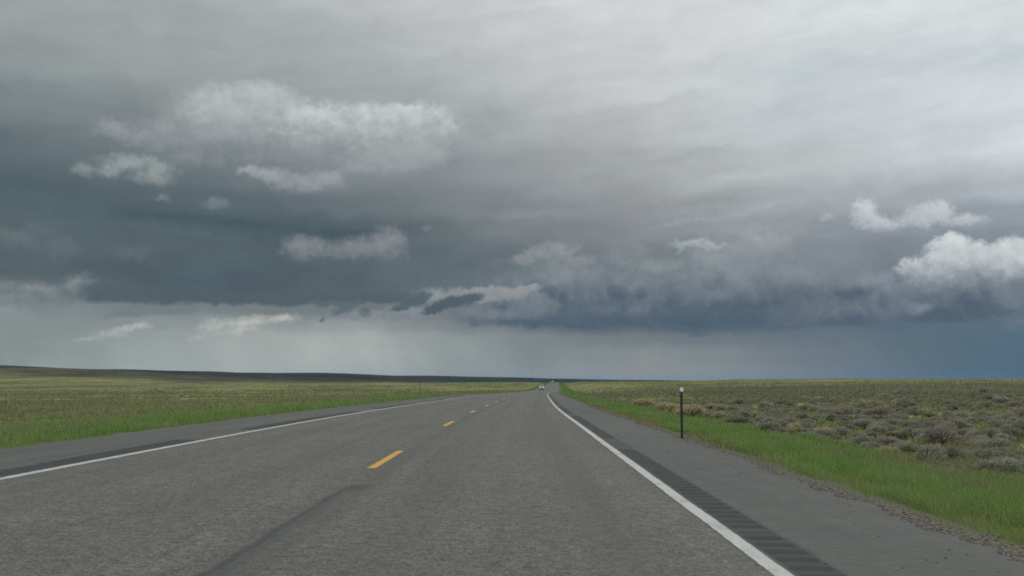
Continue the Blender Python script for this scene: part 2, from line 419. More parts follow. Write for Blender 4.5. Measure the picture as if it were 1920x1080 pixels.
    col = cloud(col, [(1290,460,44,12,6),(1330,462,35,9)], (180,190,198), (160,170,178), 448, 474, 1.0, .9, .65)
    col = cloud(col, [(260,556,130,15),(420,560,110,14),(560,560,110,15),(680,555,90,16),(200,545,60,18)], (84,98,106), (80,95,103), 535, 575, .8, .9, .9, Pd, .5, lo=-.25)
    col = cloud(col, [(330,580,90,10,4),(450,577,70,8),(545,580,80,9,6),(240,588,60,9,8)], (120,129,133), (110,120,126), 568, 596, .9, 1.15, .75, Pd, .6)
    # dark shelf base over the rain
    col = cloud(col, [(1110,598,200,18),(1300,596,190,17),(1000,605,100,12)], (95,108,121), (72,91,108), 560, 616, .9, .7, .8, Pd, .3, lo=-.2)
    # bright slot under the deck and its dark scud
    col = cloud(col, [(905,552,105,16),(830,556,50,18),(980,545,45,10,18),(770,583,75,14),(690,592,65,13)], (152,156,159), (124,131,138), 535, 602, .55, .7, .85, Pd, .6, lo=-.1)
    col = cloud(col, [(848,566,44,15,14),(818,577,32,11,12),(888,556,24,8,10)], (82,97,107), (76,91,102), 548, 584, .65, 1.1, .95, Pd)
    col = cloud(col, [(785,562,28,13,25),(752,574,32,9,28),(730,560,40,9,10)], (86,100,110), (80,95,105), 548, 590, .65, 1.1, .9, Pd)
    col = cloud(col, [(686,588,15,14,20),(650,576,30,10,25),(604,600,10,5,30),(620,566,40,8)], (96,108,116), (88,101,110), 562, 606, .75, 1.1, .85, Pd)
    col = cloud(col, [(930,588,100,14),(1000,572,60,22)], (126,135,142), (112,122,131), 556, 606, 1.0, .8, .75, Pd)
    col = cloud(col, [(1000,665,60,60,-18)], (118,129,134), (120,131,136), 610, 712, 1.4, .35, .7, lo=-.1)
    col = cloud(col, [(690,650,70,60,-20),(590,660,60,60,-20)], (174,181,179), (168,176,174), 596, 712, 1.4, .35, .9, lo=-.1)
    col = cloud(col, [(1220,680,60,40,-20)], (143,148,149), (140,146,148), 640, 712, 1.4, .35, .7, lo=-.1)
    col = cloud(col, [(60,650,70,60,-18)], (126,137,138), (128,139,140), 600, 700, 1.4, .35, .6, lo=-.1)
    # cream clouds near the left horizon
    col = cloud(col, [(405,612,42,15,10),(470,603,65,13,8),(525,596,42,10,8),(372,635,34,7,15),(450,620,50,10,10)], (194,196,189), (160,166,165), 586, 650, 1.15, 1.2, .85, Pd, .7, fade=.4)
    col = cloud(col, [(205,626,48,12,10),(168,636,30,7,10),(255,614,34,8,12)], (188,191,184), (154,161,162), 606, 650, 1.15, 1.2, .8, Pd, .6, fade=.4)
    # white cumulus at right
    col = cloud(col, [(1622,398,30,32),(1650,420,46,18),(1725,410,52,26),(1800,418,55,15),(1765,394,26,18)], (206,212,215), (166,174,181), 360, 446, .85, 1.2, .95, Pd, .45, lo=-.25, fade=.3)
    col = cloud(col, [(1550,405,16,10)], (182,189,194), (170,178,184), 392, 418, 1.0, 1.1, .6, Pd)
    col = cloud(col, [(1905,478,62,34),(1915,500,50,30)], (200,208,212), (150,159,168), 440, 548, .65, .85, .95, Pd, .45, lo=-.25, fade=.6)
    col = cloud(col, [(1785,478,50,36),(1842,503,78,40),(1735,503,52,26),(1700,505,28,9),(1770,522,85,24),(1778,462,34,22),(1830,475,40,20)], (208,215,218), (142,151,160), 440, 548, .55, .85, 1.0, Pd, .50, lo=-.25, fade=.6)
    col = cloud(col, [(1722,578,28,13)], (138,148,160), (118,129,142), 562, 592, 1.0, 1.0, .75, Pd)
    col = cloud(col, [(1890,562,55,24),(1905,600,45,22)], (132,142,152), (108,122,136), 535, 625, 1.2, 1.0, .5, Pd)
    # --- physical sky above and behind, seen only through thin places of the deck
    sky = t.nodes.new('ShaderNodeTexSky'); sky.sky_type = 'NISHITA'; sky.sun_disc = False
    sky.sun_elevation = R(SUN_EL); sky.sun_rotation = R(SUN_AZ); sky.altitude = 2000; sky.air_density = 1.0; sky.dust_density = 1.5
    t.links.new(D, sky.inputs[0])
    nish = nt.v('MULTIPLY', sky.outputs[0], (.10, .10, .10))
    o1, _ = nt.noise(nt.v('MULTIPLY', D, (1.0, 1.0, 2.2)), 2.2, 6, .58)
    deck = nt.mix(nt.ss(o1, .3, .7), (.50, .54, .57, 1), (.94, .96, .97, 1))
    deck = nt.mix(nt.ss(o1, .55, .85, 0, .25), deck, nish)
    col = nt.v('MULTIPLY', col, (1.0, 1.006, .985))
    over = nt.m('MAXIMUM', nt.ss(el, 21.0, 36.0), nt.ss(nt.m('ABSOLUTE', az), 32.0, 60.0))
    col = nt.mix(over, col, deck)
    t.links.new(col, bg.inputs[0]); bg.inputs[1].default_value = 1.0
    w.cycles.sampling_method = 'MANUAL'; w.cycles.sample_map_resolution = 512

SUN_EL, SUN_AZ = 52.0, 55.0
build_world()
sd = bpy.data.lights.new('sun', 'SUN'); sd.energy = .9; sd.angle = R(14); sd.color = (1.0, .96, .90)
so = bpy.data.objects.new('sun', sd); COL.objects.link(so)
sv = Vector((math.sin(R(SUN_AZ)) * math.cos(R(SUN_EL)), math.cos(R(SUN_AZ)) * math.cos(R(SUN_EL)), math.sin(R(SUN_EL))))
so.rotation_euler = sv.to_track_quat('Z', 'Y').to_euler(); so.location = (20, -20, 40)

# ================================================================== MATERIALS
def ground_material():
    m, nt, b = material('prairie_soil')
    geo = m.node_tree.nodes.new('ShaderNodeNewGeometry'); P = geo.outputs['Position']
    at = m.node_tree.nodes.new('ShaderNodeAttribute'); at.attribute_name = 'offset'; off = at.outputs['Fac']
    P2 = nt.v('MULTIPLY', P, (1, 1, 0))
    big, _ = nt.noise(P2, .012, 5, .6); mid, _ = nt.noise(nt.v('ADD', P2, (50, 9, 0)), .09, 5, .6)
    fine, _ = nt.noise(P2, 1.1, 6, .7); far_, _ = nt.noise(nt.v('ADD', P2, (500, 90, 0)), .0022, 5, .6)
    c = nt.mix(nt.ss(big, .35, .65), (.19, .215, .085, 1), (.255, .235, .125, 1))
    c = nt.mix(nt.ss(mid, .46, .62, 0, .9), c, (.115, .165, .052, 1))
    bl, _ = nt.noise(nt.v('MULTIPLY', P2, (.013, .0045, 0)), 1.0, 7, .66)
    c = nt.mix(nt.ss(bl, .51, .58, 0, .8), c, (.105, .118, .062, 1))
    c = nt.mix(nt.ss(bl, .46, .38, 0, .7), c, (.290, .265, .155, 1))
    c = nt.mix(nt.ss(far_, .50, .70, 0, .6), c, (.135, .135, .080, 1))
    c = nt.mix(nt.ss(fine, .50, .75, 0, .7), c, (.16, .13, .085, 1))
    c = nt.mix(nt.ss(fine, .45, .25, 0, .7), c, (.055, .065, .030, 1))
    # scrub scattered over the range
    v = nt.voro(P2, .42); mk = nt.m('MULTIPLY', nt.ss(v['Distance'], .42, .18), nt.ss(mid, .38, .55))
    sy = nt.sep(P)[1]
    c = nt.mix(nt.m('MULTIPLY', mk, nt.ss(sy, 90, 260, 0, .75)), c, (.060, .064, .046, 1))
    v2 = nt.voro(nt.v('ADD', P2, (9, 4, 0)), .06); mk2 = nt.m('MULTIPLY', nt.ss(v2['Distance'], .5, .2), nt.ss(far_, .42, .55))
    c = nt.mix(nt.m('MULTIPLY', mk2, nt.ss(sy, 350, 900, 0, .7)), c, (.062, .070, .042, 1))
    # dark sage-covered upland far off, cloud shadow also put into its colour
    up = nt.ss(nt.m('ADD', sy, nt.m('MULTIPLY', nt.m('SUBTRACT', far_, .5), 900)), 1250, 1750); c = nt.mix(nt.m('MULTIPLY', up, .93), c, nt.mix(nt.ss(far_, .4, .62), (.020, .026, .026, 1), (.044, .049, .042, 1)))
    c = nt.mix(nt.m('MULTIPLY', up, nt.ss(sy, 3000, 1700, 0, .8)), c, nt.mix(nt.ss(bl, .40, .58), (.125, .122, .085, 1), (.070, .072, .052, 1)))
    # roadside: gravel then green verge (offset from the pavement edge)
    e2, _ = nt.noise(P2, .35, 4, .6); e3, _ = nt.noise(P2, 3.0, 4, .6)
    o2 = nt.m('ADD', off, nt.m('MULTIPLY', nt.m('SUBTRACT', e2, .5), 5.0))
    green = nt.mix(e3, (.060, .11, .025, 1), (.11, .16, .045, 1))
    c = nt.mix(nt.ss(o2, 8.0, 5.0), c, green)
    gv, _ = nt.noise(P2, 22, 3, .7)
    gvl = nt.mix(nt.ss(gv, .3, .7), (.075, .070, .058, 1), (.20, .185, .155, 1))
    o3 = nt.m('ADD', off, nt.m('MULTIPLY', nt.m('SUBTRACT', e3, .5), 1.1))
    c = nt.mix(nt.ss(o3, .85, .35), c, gvl)
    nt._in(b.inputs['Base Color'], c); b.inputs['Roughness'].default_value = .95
    b.inputs['Specular IOR Level'].default_value = 0.0
    bp = m.node_tree.nodes.new('ShaderNodeBump'); bp.inputs['Strength'].default_value = .5; bp.inputs['Distance'].default_value = .12
    nt._in(bp.inputs['Height'], fine); m.node_tree.links.new(bp.outputs[0], b.inputs['Normal'])
    return m

def asphalt(name, shoulder=False):
    m, nt, b = material(name)
    uvn = m.node_tree.nodes.new('ShaderNodeUVMap'); uvn.uv_map = 'UVMap'
    U = uvn.outputs[0]; t_, s_, _ = nt.sep(U)
    big, _ = nt.noise(U, .35, 4, .55); mid, _ = nt.noise(U, 2.2, 5, .6)
    lng, _ = nt.noise(nt.v('MULTIPLY', U, (2.2, .06, 1)), 1.0, 5, .6)
    stone = nt.voro(U, 74 if not shoulder else 110)
    grit, _ = nt.noise(U, 30, 4, .78)
    g2, _ = nt.noise(U, 9, 4, .7)
    sc = m.node_tree.nodes.new('ShaderNodeSeparateColor'); nt._in(sc.inputs[0], stone['Color'])
    val = sc.outputs[0]
    if not shoulder:
        dark, lite = (.030, .031, .025, 1), (.190, .190, .152, 1)
    else:
        dark, lite = (.056, .061, .053, 1), (.104, .111, .098, 1)
    k = nt.m('ADD', nt.m('MULTIPLY', val, .55), nt.m('MULTIPLY', nt.m('SUBTRACT', grit, .5), 1.05))
    k = nt.m('ADD', k, nt.m('MULTIPLY', nt.m('SUBTRACT', g2, .5), 1.25))
    k = nt.m('ADD', k, .13, clamp=True)
    c = nt.mix(k, dark, lite)
    # pale and tan stones
    if not shoulder:
        c = nt.mix(nt.m('MULTIPLY', nt.ss(sc.outputs[1], .90, .95), .4), c, (.32, .30, .26, 1))
        c = nt.mix(nt.m('MULTIPLY', nt.ss(sc.outputs[2], .86, .92), .6), c, (.045, .045, .045, 1))
    w = nt.m('ADD', nt.m('MULTIPLY', nt.m('SUBTRACT', big, .5), .35), nt.m('MULTIPLY', nt.m('SUBTRACT', lng, .5), .70))
    w = nt.m('ADD', w, nt.m('MULTIPLY', nt.m('SUBTRACT', mid, .5), .55)); w = nt.m('ADD', w, 1.0)
    c = nt.v('MULTIPLY', c, nt.xyz(w, w, w))
    if not shoulder:
        for t0, wd, kk in ((.95, .40, .14), (2.55, .42, .24), (-.95, .40, .12), (-2.7, .42, .16)):   # wheel tracks, polished darker
            bnd = nt.m('MULTIPLY', nt.ss(nt.m('ABSOLUTE', nt.m('SUBTRACT', t_, t0)), wd, wd * .2, 0, kk), nt.ss(mid, .3, .6, .5, 1.5))
            c = nt.mix(bnd, c, (.06, .06, .058, 1))
        # lap joint along the centre line, sealed and darker, with a crack in it
        wob, _ = nt.noise(nt.v('MULTIPLY', U, (0, 1, 0)), .5, 4, .6)
        tj = nt.m('ADD', t_, nt.m('MULTIPLY', nt.m('SUBTRACT', wob, .5), .28))
        jn = nt.m('MULTIPLY', nt.ss(nt.m('ABSOLUTE', nt.m('SUBTRACT', tj, .20)), .26, .06), nt.ss(mid, .25, .6, .15, .45))
        c = nt.mix(jn, c, (.055, .058, .055, 1))
        wob2, _ = nt.noise(nt.v('MULTIPLY', U, (0, 1, 0)), 1.6, 6, .65)
        tk = nt.m('ADD', t_, nt.m('ADD', nt.m('MULTIPLY', nt.m('SUBTRACT', wob2, .5), .16), nt.m('MULTIPLY', nt.m('SUBTRACT', g2, .5), .13)))
        ck = nt.m('MULTIPLY', nt.ss(nt.m('ABSOLUTE', nt.m('SUBTRACT', tk, .06)), .045, .012), nt.ss(nt.m('ADD', s_, nt.m('MULTIPLY', g2, 1.5)), 11.6, 11.0, 0, .75))
        c = nt.mix(ck, c, (.03, .03, .03, 1))
        sl = nt.m('MULTIPLY', nt.ss(nt.m('ABSOLUTE', nt.m('SUBTRACT', tj, .10)), .12, .03), nt.m('MULTIPLY', nt.ss(s_, 11.2, 9.6, 0, .75), nt.ss(g2, .38, .58)))
        c = nt.mix(sl, c, (.050, .053, .054, 1))
        st = nt.v('LENGTH', nt.xyz(nt.m('MULTIPLY', nt.m('SUBTRACT', tj, .15), 6.0), nt.m('MULTIPLY', nt.m('SUBTRACT', nt.m('ADD', s_, nt.m('MULTIPLY', mid, .5)), 11.0), 2.4), 0.0))
        c = nt.mix(nt.ss(st, 1.2, .3, 0, .7), c, (.035, .036, .036, 1))
    else:
        # dark fog seal over the milled strip, and thin transverse cracks
        at = m.node_tree.nodes.new('ShaderNodeAttribute'); at.attribute_name = 'seal'
        sealf = nt.m('MULTIPLY', at.outputs['Fac'], nt.ss(mid, .2, .6, .75, 1.0))
        c = nt.mix(sealf, c, (.030, .033, .034, 1))
        wv, _ = nt.noise(nt.v('MULTIPLY', U, (1, 0, 0)), 1.2, 5, .6)
        sw = nt.m('ADD', s_, nt.m('MULTIPLY', nt.m('SUBTRACT', wv, .5), .7))
        md = nt.m('ABSOLUTE', nt.m('SUBTRACT', nt.m('MODULO', nt.m('ADD', sw, 18.85), 18.0), 9.0))
        c = nt.mix(nt.ss(md, .075, .02, 0, .6), c, (.07, .07, .07, 1))
    nt._in(b.inputs['Base Color'], c); b.inputs['Roughness'].default_value = .78 if not shoulder else .82
    b.inputs['Specular IOR Level'].default_value = .45
    bp = m.node_tree.nodes.new('ShaderNodeBump'); bp.inputs['Strength'].default_value = .55 if not shoulder else .3
    bp.inputs['Distance'].default_value = .012
    nt._in(bp.inputs['Height'], nt.m('ADD', nt.m('MULTIPLY', stone['Distance'], -.6), grit))
    m.node_tree.links.new(bp.outputs[0], b.inputs['Normal'])
    return m

def paint(name, col, worn):
    m, nt, b = material(name)
    uvn = m.node_tree.nodes.new('ShaderNodeUVMap'); uvn.uv_map = 'UVMap'; U = uvn.outputs[0]
    a, _ = nt.noise(U, 34, 5, .75); d, _ = nt.noise(U, 3, 4, .6)
    k = nt.m('ADD', a, nt.m('MULTIPLY', nt.m('SUBTRACT', d, .5), .5))
    c = nt.mix(nt.ss(k, .53, .66, 0, worn), col, (.13, .13, .12, 1))
    c = nt.mix(nt.ss(d, .4, .8, 0, .25), c, tuple(x * .6 for x in col[:3]) + (1,))
    nt._in(b.inputs['Base Color'], c); b.inputs['Roughness'].default_value = .6
    return m

def leafy(name, cols, rough=.7, trans=.25, pscale=.5, isl=True):
    """plant matter: hue varies from place to place and blade to blade"""
    m, nt, b = material(name)
    geo = m.node_tree.nodes.new('ShaderNodeNewGeometry')
    f, _ = nt.noise(geo.outputs['Position'], pscale, 4, .6)
    oi = m.node_tree.nodes.new('ShaderNodeObjectInfo')
    k = nt.m('ADD', nt.m('MULTIPLY', geo.outputs['Random Per Island'], .55 if isl else 0.0), nt.m('MULTIPLY', nt.m('SUBTRACT', f, .5), 1.3))
    k = nt.m('ADD', nt.m('ADD', k, nt.m('MULTIPLY', nt.m('SUBTRACT', oi.outputs['Random'], .5), .5)), .22, clamp=True)
    st = [(i / (len(cols) - 1), tuple(c) + (1,)) for i, c in enumerate(cols)]
    c = nt.ramp(k, st, 'LINEAR')
    nt._in(b.inputs['Base Color'], c); b.inputs['Roughness'].default_value = rough; b.inputs['Specular IOR Level'].default_value = .2
    tr = m.node_tree.nodes.new('ShaderNodeBsdfTranslucent'); nt._in(tr.inputs[0], c)
    mx = m.node_tree.nodes.new('ShaderNodeMixShader'); mx.inputs[0].default_value = trans
    m.node_tree.links.new(b.outputs[0], mx.inputs[1]); m.node_tree.links.new(tr.outputs[0], mx.inputs[2])
    m.node_tree.links.new(mx.outputs[0], m.node_tree.nodes['Material Output'].inputs[0])
    return m

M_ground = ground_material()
M_road = asphalt('chip_seal'); M_shoulder = asphalt('shoulder_asphalt', True)
M_white = paint('white_road_paint', (.44, .45, .42, 1), .8)
M_yellow = paint('yellow_road_paint', (.56, .30, .012, 1), .7)
M_grass = leafy('verge_grass', [(.080, .180, .046), (.12, .245, .058), (.17, .29, .074), (.225, .31, .10), (.29, .31, .15)], pscale=.5)
M_dry = leafy('range_grass', [(.085, .165, .045), (.125, .20, .058), (.17, .225, .085), (.24, .245, .12), (.27, .22, .14)], pscale=.16)
M_sage = leafy('sagebrush_leaves', [(.15, .155, .11), (.23, .235, .17), (.32, .325, .245), (.41, .41, .33)], pscale=1.2, trans=.3)
M_scrub = leafy('scrub_leaves', [(.11, .13, .072), (.17, .19, .11), (.235, .24, .15), (.30, .295, .21)], pscale=.02, trans=.15)
M_stem = plain('woody_stems', (.085, .070, .060, 1), .9)
M_straw = leafy('straw', [(.32, .285, .16), (.43, .39, .235), (.52, .47, .30), (.40, .35, .22)], pscale=2.0)
M_bush = leafy('dark_bush_leaves', [(.25, .23, .19), (.34, .315, .255), (.44, .41, .335)], pscale=2.0, trans=.25)

# ================================================================== GROUND SHEET
def steps(start, end, f):
    out = [start]
    while out[-1] < end: out.append(out[-1] + f(out[-1]))
    return np.array(out)
def build_ground():
    tr = steps(TR + .05, 10500, lambda t: max(.16, .024 * (t - 2)))
    tl = -steps(-TL + .05, 10500, lambda t: max(.16, .024 * (t - 2)))[::-1]
    tm = np.array([TL - .0, TL + .3, -3, 0, 3, TR - .3, TR])
    T = np.concatenate([tl, tm, tr])
    Yv = steps(-40, 15000, lambda y: max(.32, .0135 * (abs(y) + 8)))
    TT, YY = np.meshgrid(T, Yv)
    XX = road_x(YY) + TT
    ZZ = zground(XX, YY)
    V = np.stack([XX, YY, ZZ], -1).reshape(-1, 3)
    nr, nc = XX.shape
    i = (np.arange(nr - 1)[:, None] * nc + np.arange(nc - 1)[None]).ravel()
    f = np.stack([i, i + 1, i + nc + 1, i + nc], -1)
    off = np.where(TT < 0, TL - TT, TT - TR).ravel()
    # beyond the crest no verge
    off = off + sstep(YY, 1350, 1800).ravel() * 50
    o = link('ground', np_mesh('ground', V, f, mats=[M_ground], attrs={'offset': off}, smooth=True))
    tag(o, kind='structure')
build_ground()

# ================================================================== ROAD
SEND = 1700.0
def strip(name, ts, ss, mat, lift=0.0, rumble=None, jit=None, kind='structure'):
    ts = np.asarray(ts, float); ss = np.asarray(ss, float)
    TT, SS = np.meshgrid(ts, ss)
    if jit is not None: TT = TT + jit(TT, SS)
    Z = road_z(SS, TT) + lift
    seal = np.zeros_like(Z)
    if rumble:
        dz, seal = rumble(TT, SS); Z = Z + dz
    V = np.stack([road_x(SS) + TT, SS, Z], -1).reshape(-1, 3)
    nr, nc = TT.shape
    i = (np.arange(nr - 1)[:, None] * nc + np.arange(nc - 1)[None]).ravel()
    f = np.stack([i, i + 1, i + nc + 1, i + nc], -1)
    uv = np.stack([TT, SS], -1).reshape(-1, 2)
    o = link(name, np_mesh(name, V, f, mats=[mat], uv=uv, attrs={'seal': seal.ravel()}, smooth=True))
    tag(o, kind=kind); return o
s_road = steps(-38, SEND, lambda s: max(.5, .02 * abs(s)))
s_line = np.concatenate([np.arange(-8, 40, .05), steps(40, SEND, lambda s: max(.3, .02 * abs(s)))])
def jit_line(T, S): return (vnoise(S * 9, T * 40, 3) - .5) * .010 + (fbm(S * .8, T * 0, 3, 12) - .5) * .012
strip('road', np.linspace(LL - .07, LR + .07, 22), s_road, M_road)
strip('road', [LL - .062, LL + .062], s_line, M_white, .004, jit=jit_line).name = 'edge_line'
strip('road', [LR - .062, LR + .062], s_line, M_white, .004, jit=jit_line).name = 'edge_line'

def rumble_fn(c, half, gap0, gaplen=3.7, period=18.3, keep=.1):
    def fn(T, S):
        u = np.abs(T - c) / half
        lat = 1 - sstep(u, .86, 1.0)
        ph = (S / .305) % 1.0 - .5
        # groove ends are slightly rounded
        g = np.clip(1 - np.abs(ph / .30) ** 4 * (1 + .6 * u ** 4), 0, 1)
        on = 1 - ((((S - gap0) % period) < gaplen) & (S > 0)) * 1.0
        fade = 1 - sstep(S, 75, 120)
        wob = (vnoise(S * .8, T * 0 + c, 4) - .5) * .25 + (vnoise(S * 4, T * 3, 7) - .5) * .25
        seal = 1 - sstep(u + wob * .5, 1.0, 1.09)
        ong = (on * (1 - keep) + keep) * (.86 + .14 * g * on * lat)
        return -.024 * lat * g * on * fade, seal * ong
    return fn
s_fine = np.concatenate([np.arange(-8, 45, .030), np.arange(45, 120, .061), steps(120, SEND, lambda s: max(.5, .02 * s))])
def jit_r(T, S):
    k = sstep(T, TR - .12, TR)
    return k * ((fbm(S * 1.4, S * 0 + 3, 4, 31) - .5) * .34 + (vnoise(S * 7, S * 0, 8) - .5) * .06)
def jit_l(T, S):
    k = sstep(-T, -TL - .12, -TL)
    return k * ((fbm(S * 1.4, S * 0 + 9, 4, 41) - .5) * .36 + (vnoise(S * 7, S * 0, 18) - .5) * .06)
RC = LR + .07 + .02 + .16
tsr = np.concatenate([[LR + .07], np.linspace(RC - .175, RC + .20, 15), np.linspace(RC + .32, TR - .13, 6), [TR - .06, TR]])
strip('road_shoulder', tsr, s_fine, M_shoulder, rumble=rumble_fn(RC, .155, 17.6, 3.4, 18.3, .72), jit=jit_r)
LC = LL - .07 - .03 - .20
tsl = np.concatenate([[TL, TL + .06], np.linspace(TL + .13, LC - .34, 6), np.linspace(LC - .235, LC + .20, 15), [LL - .07]])
strip('road_shoulder', tsl, s_fine, M_shoulder, rumble=rumble_fn(LC, .20, 17.9, 3.8), jit=jit_l)
# dashed yellow centre line, painted on the road: one sheet
def dashes():
    Vs, Fs, Us = [], [], []
    n = 0
    for k in range(-2, 60):
        s0 = 12.95 + 12.2 * k
        if s0 < -30: continue
        ss = np.linspace(s0, s0 + 3.15, 8)
        for a in ss:
            for t in (-.055, .055):
                Vs.append((float(road_x(a)) + t, a + (.02 if t > 0 else 0), float(road_z(a, t)) + .004)); Us.append((t, a))
        for i in range(7): Fs.append((n + 2 * i, n + 2 * i + 1, n + 2 * i + 3, n + 2 * i + 2))
        n += 16
    tag(link('centre_line', np_mesh('centre_line', np.array(Vs), np.array(Fs), mats=[M_yellow], uv=np.array(Us))), kind='structure')
dashes()

# ================================================================== GRASS AND GROUND COVER
def blades(name, X, Y, H, W, mat, bend=.45, kind='stuff', sink=.02):
    n = len(X)
    Z = zground(X, Y) - sink
    a = RNG.uniform(0, 2 * np.pi, n); la = RNG.uniform(0, 2 * np.pi, n); lb = H * bend * RNG.uniform(.2, 1.2, n)
    wx, wy = np.cos(a) * W / 2, np.sin(a) * W / 2
    dx, dy = np.cos(la) * lb, np.sin(la) * lb
    V = np.zeros((n, 5, 3))
    V[:, 0] = np.stack([X - wx, Y - wy, Z], -1); V[:, 1] = np.stack([X + wx, Y + wy, Z], -1)
    V[:, 2] = np.stack([X - wx * .75 + dx * .35, Y - wy * .75 + dy * .35, Z + H * .6], -1)
    V[:, 3] = np.stack([X + wx * .75 + dx * .35, Y + wy * .75 + dy * .35, Z + H * .6], -1)
    V[:, 4] = np.stack([X + dx, Y + dy, Z + H], -1)
    b = np.arange(n)[:, None] * 5
    f4 = b + np.array([[0, 1, 3, 2]]); f3 = b + np.array([[2, 3, 4]])
    o = link(name, np_mesh(name, V.reshape(-1, 3), f4, f3, mats=[mat]))
    return tag(o, kind=kind)
def logu(a, b, n): return np.exp(RNG.uniform(np.log(a), np.log(b), n))
def in_view(X, Y, m=650):
    px = 960 + F * X / np.maximum(Y, 1)
    return (px > -m) & (px < 1920 + m)
def verge(side, n, a0, a1, smin, smax):
    s = logu(smin, smax, n)
    a = a0 + (a1 - a0) * RNG.beta(1.1, 1.35, n)
    clump = fbm(s * .55, a * .9 + (50 if side > 0 else 0), 3, 77)
    edge = fbm(s * .25, s * 0 + side * 3, 3, 61)
    a_lim0 = .45 + 1.2 * (edge - .35) + .2
    keep = (RNG.uniform(0, 1, n) < np.clip((clump - .35) * 3.8, .08, 1)) & (a > a_lim0) & (a < a1 * (.62 + .75 * edge))
    s, a, clump = s[keep], a[keep], clump[keep]
    X = road_x(s) + (TR + a if side > 0 else TL - a)
    ok = in_view(X, s); X, s, a, clump = X[ok], s[ok], a[ok], clump[ok]
    H = RNG.uniform(.08, .30, len(s)) * (.25 + 1.25 * clump) * np.clip(.45 + a * .35, .4, 1.1)
    W = np.maximum(.006, s * .0006) * RNG.uniform(.7, 1.5, len(s))
    return X, s, H, W
Xr = verge(1, 400000, .15, 6.8, 4.0, 420); Xl = verge(-1, 290000, .25, 10.5, 8, 420)
blades('verge_grass', np.concatenate([Xr[0], Xl[0]]), np.concatenate([Xr[1], Xl[1]]), np.concatenate([Xr[2], Xl[2]]), np.concatenate([Xr[3], Xl[3]]), M_grass)
def stalks(n):
    s = logu(5.5, 120, n); side = np.where(RNG.uniform(0, 1, n) < .7, 1, -1); a = np.abs(RNG.normal(0, .45, n)) + .22 + .5 * fbm(s * .5, s * 0, 3, 99)
    X = road_x(s) + np.where(side > 0, TR + a, TL - a)
    k = in_view(X, s) & (RNG.uniform(0, 1, n) < sstep(fbm(s * .9, side * 7.0, 3, 91), .35, .6)); X, s = X[k], s[k]
    return X, s, RNG.uniform(.04, .21, len(s)), np.maximum(.005, s * .0005)
M_stalk = leafy('dry_stalks', [(.15, .15, .07), (.22, .205, .10), (.29, .255, .145), (.34, .29, .18)], pscale=1.0)
blades('dry_grass', *stalks(9000), M_stalk, .9)
def field(n, smin, smax):
    s = logu(smin, smax, n); px = RNG.uniform(-500, 2420, n)
    X = (px - 960) / F * s; t = X - road_x(s)
    a = np.where(t < 0, TL - t, t - TR)
    cl = fbm(X * .22, s * .22, 3, 15)
    keep = (a > 3.0) & (RNG.uniform(0, 1, n) < np.clip((cl - .3) * 3, .06, 1))
    X, s, cl = X[keep], s[keep], cl[keep]
    H = RNG.uniform(.10, .30, len(s)) * (.6 + .8 * cl); W = np.maximum(.012, s * .0010) * RNG.uniform(.7, 1.6, len(s))
    return X, s, H, W
Xf = field(400000, 9, 520)
blades('range_grass', *Xf, M_dry, .8)

# pebbles along the crumbling pavement edge
def pebbles():
    n = 6000
    s = logu(6, 60, n); side = np.where(RNG.uniform(0, 1, n) < .75, 1, -1)
    a = np.where(RNG.uniform(0, 1, n) < .975, np.abs(RNG.normal(.12, .22, n)) - .03, -RNG.uniform(0, 1.2, n) ** 3)
    X = road_x(s) + np.where(side > 0, TR + a, TL - a); ok = in_view(X, s); X, s, a = X[ok], s[ok], a[ok]; n = len(X)
    r = RNG.uniform(.005, .014, n) * (1 + s * .01)
    base = np.array([[1, 0, 0], [-1, 0, 0], [0, 1, 0], [0, -1, 0], [0, 0, .8], [0, 0, -.8]], float)
    tri = np.array([[0, 2, 4], [2, 1, 4], [1, 3, 4], [3, 0, 4], [2, 0, 5], [1, 2, 5], [3, 1, 5], [0, 3, 5]])
    V = base[None] * RNG.uniform(.6, 1.3, (n, 6, 1)) * r[:, None, None]
    th = RNG.uniform(0, 6.28, n); c, s_ = np.cos(th)[:, None], np.sin(th)[:, None]
    x = V[..., 0] * c - V[..., 1] * s_; y = V[..., 0] * s_ + V[..., 1] * c
    Z = np.where(a < -.03, road_z(s, X - road_x(s)), zground(X, s))
    V = np.stack([x + X[:, None], y + s[:, None], V[..., 2] + Z[:, None] + r[:, None] * .3], -1)
    F3 = (np.arange(n)[:, None, None] * 6 + tri[None]).reshape(-1, 3)
    mt = leafy('crushed_stone', [(.09, .085, .075), (.15, .14, .12), (.22, .205, .18), (.33, .31, .28)], pscale=3, trans=0.0)
    tag(link('gravel', np_mesh('gravel', V.reshape(-1, 3), None, F3, mats=[mt])), kind='stuff')
pebbles()

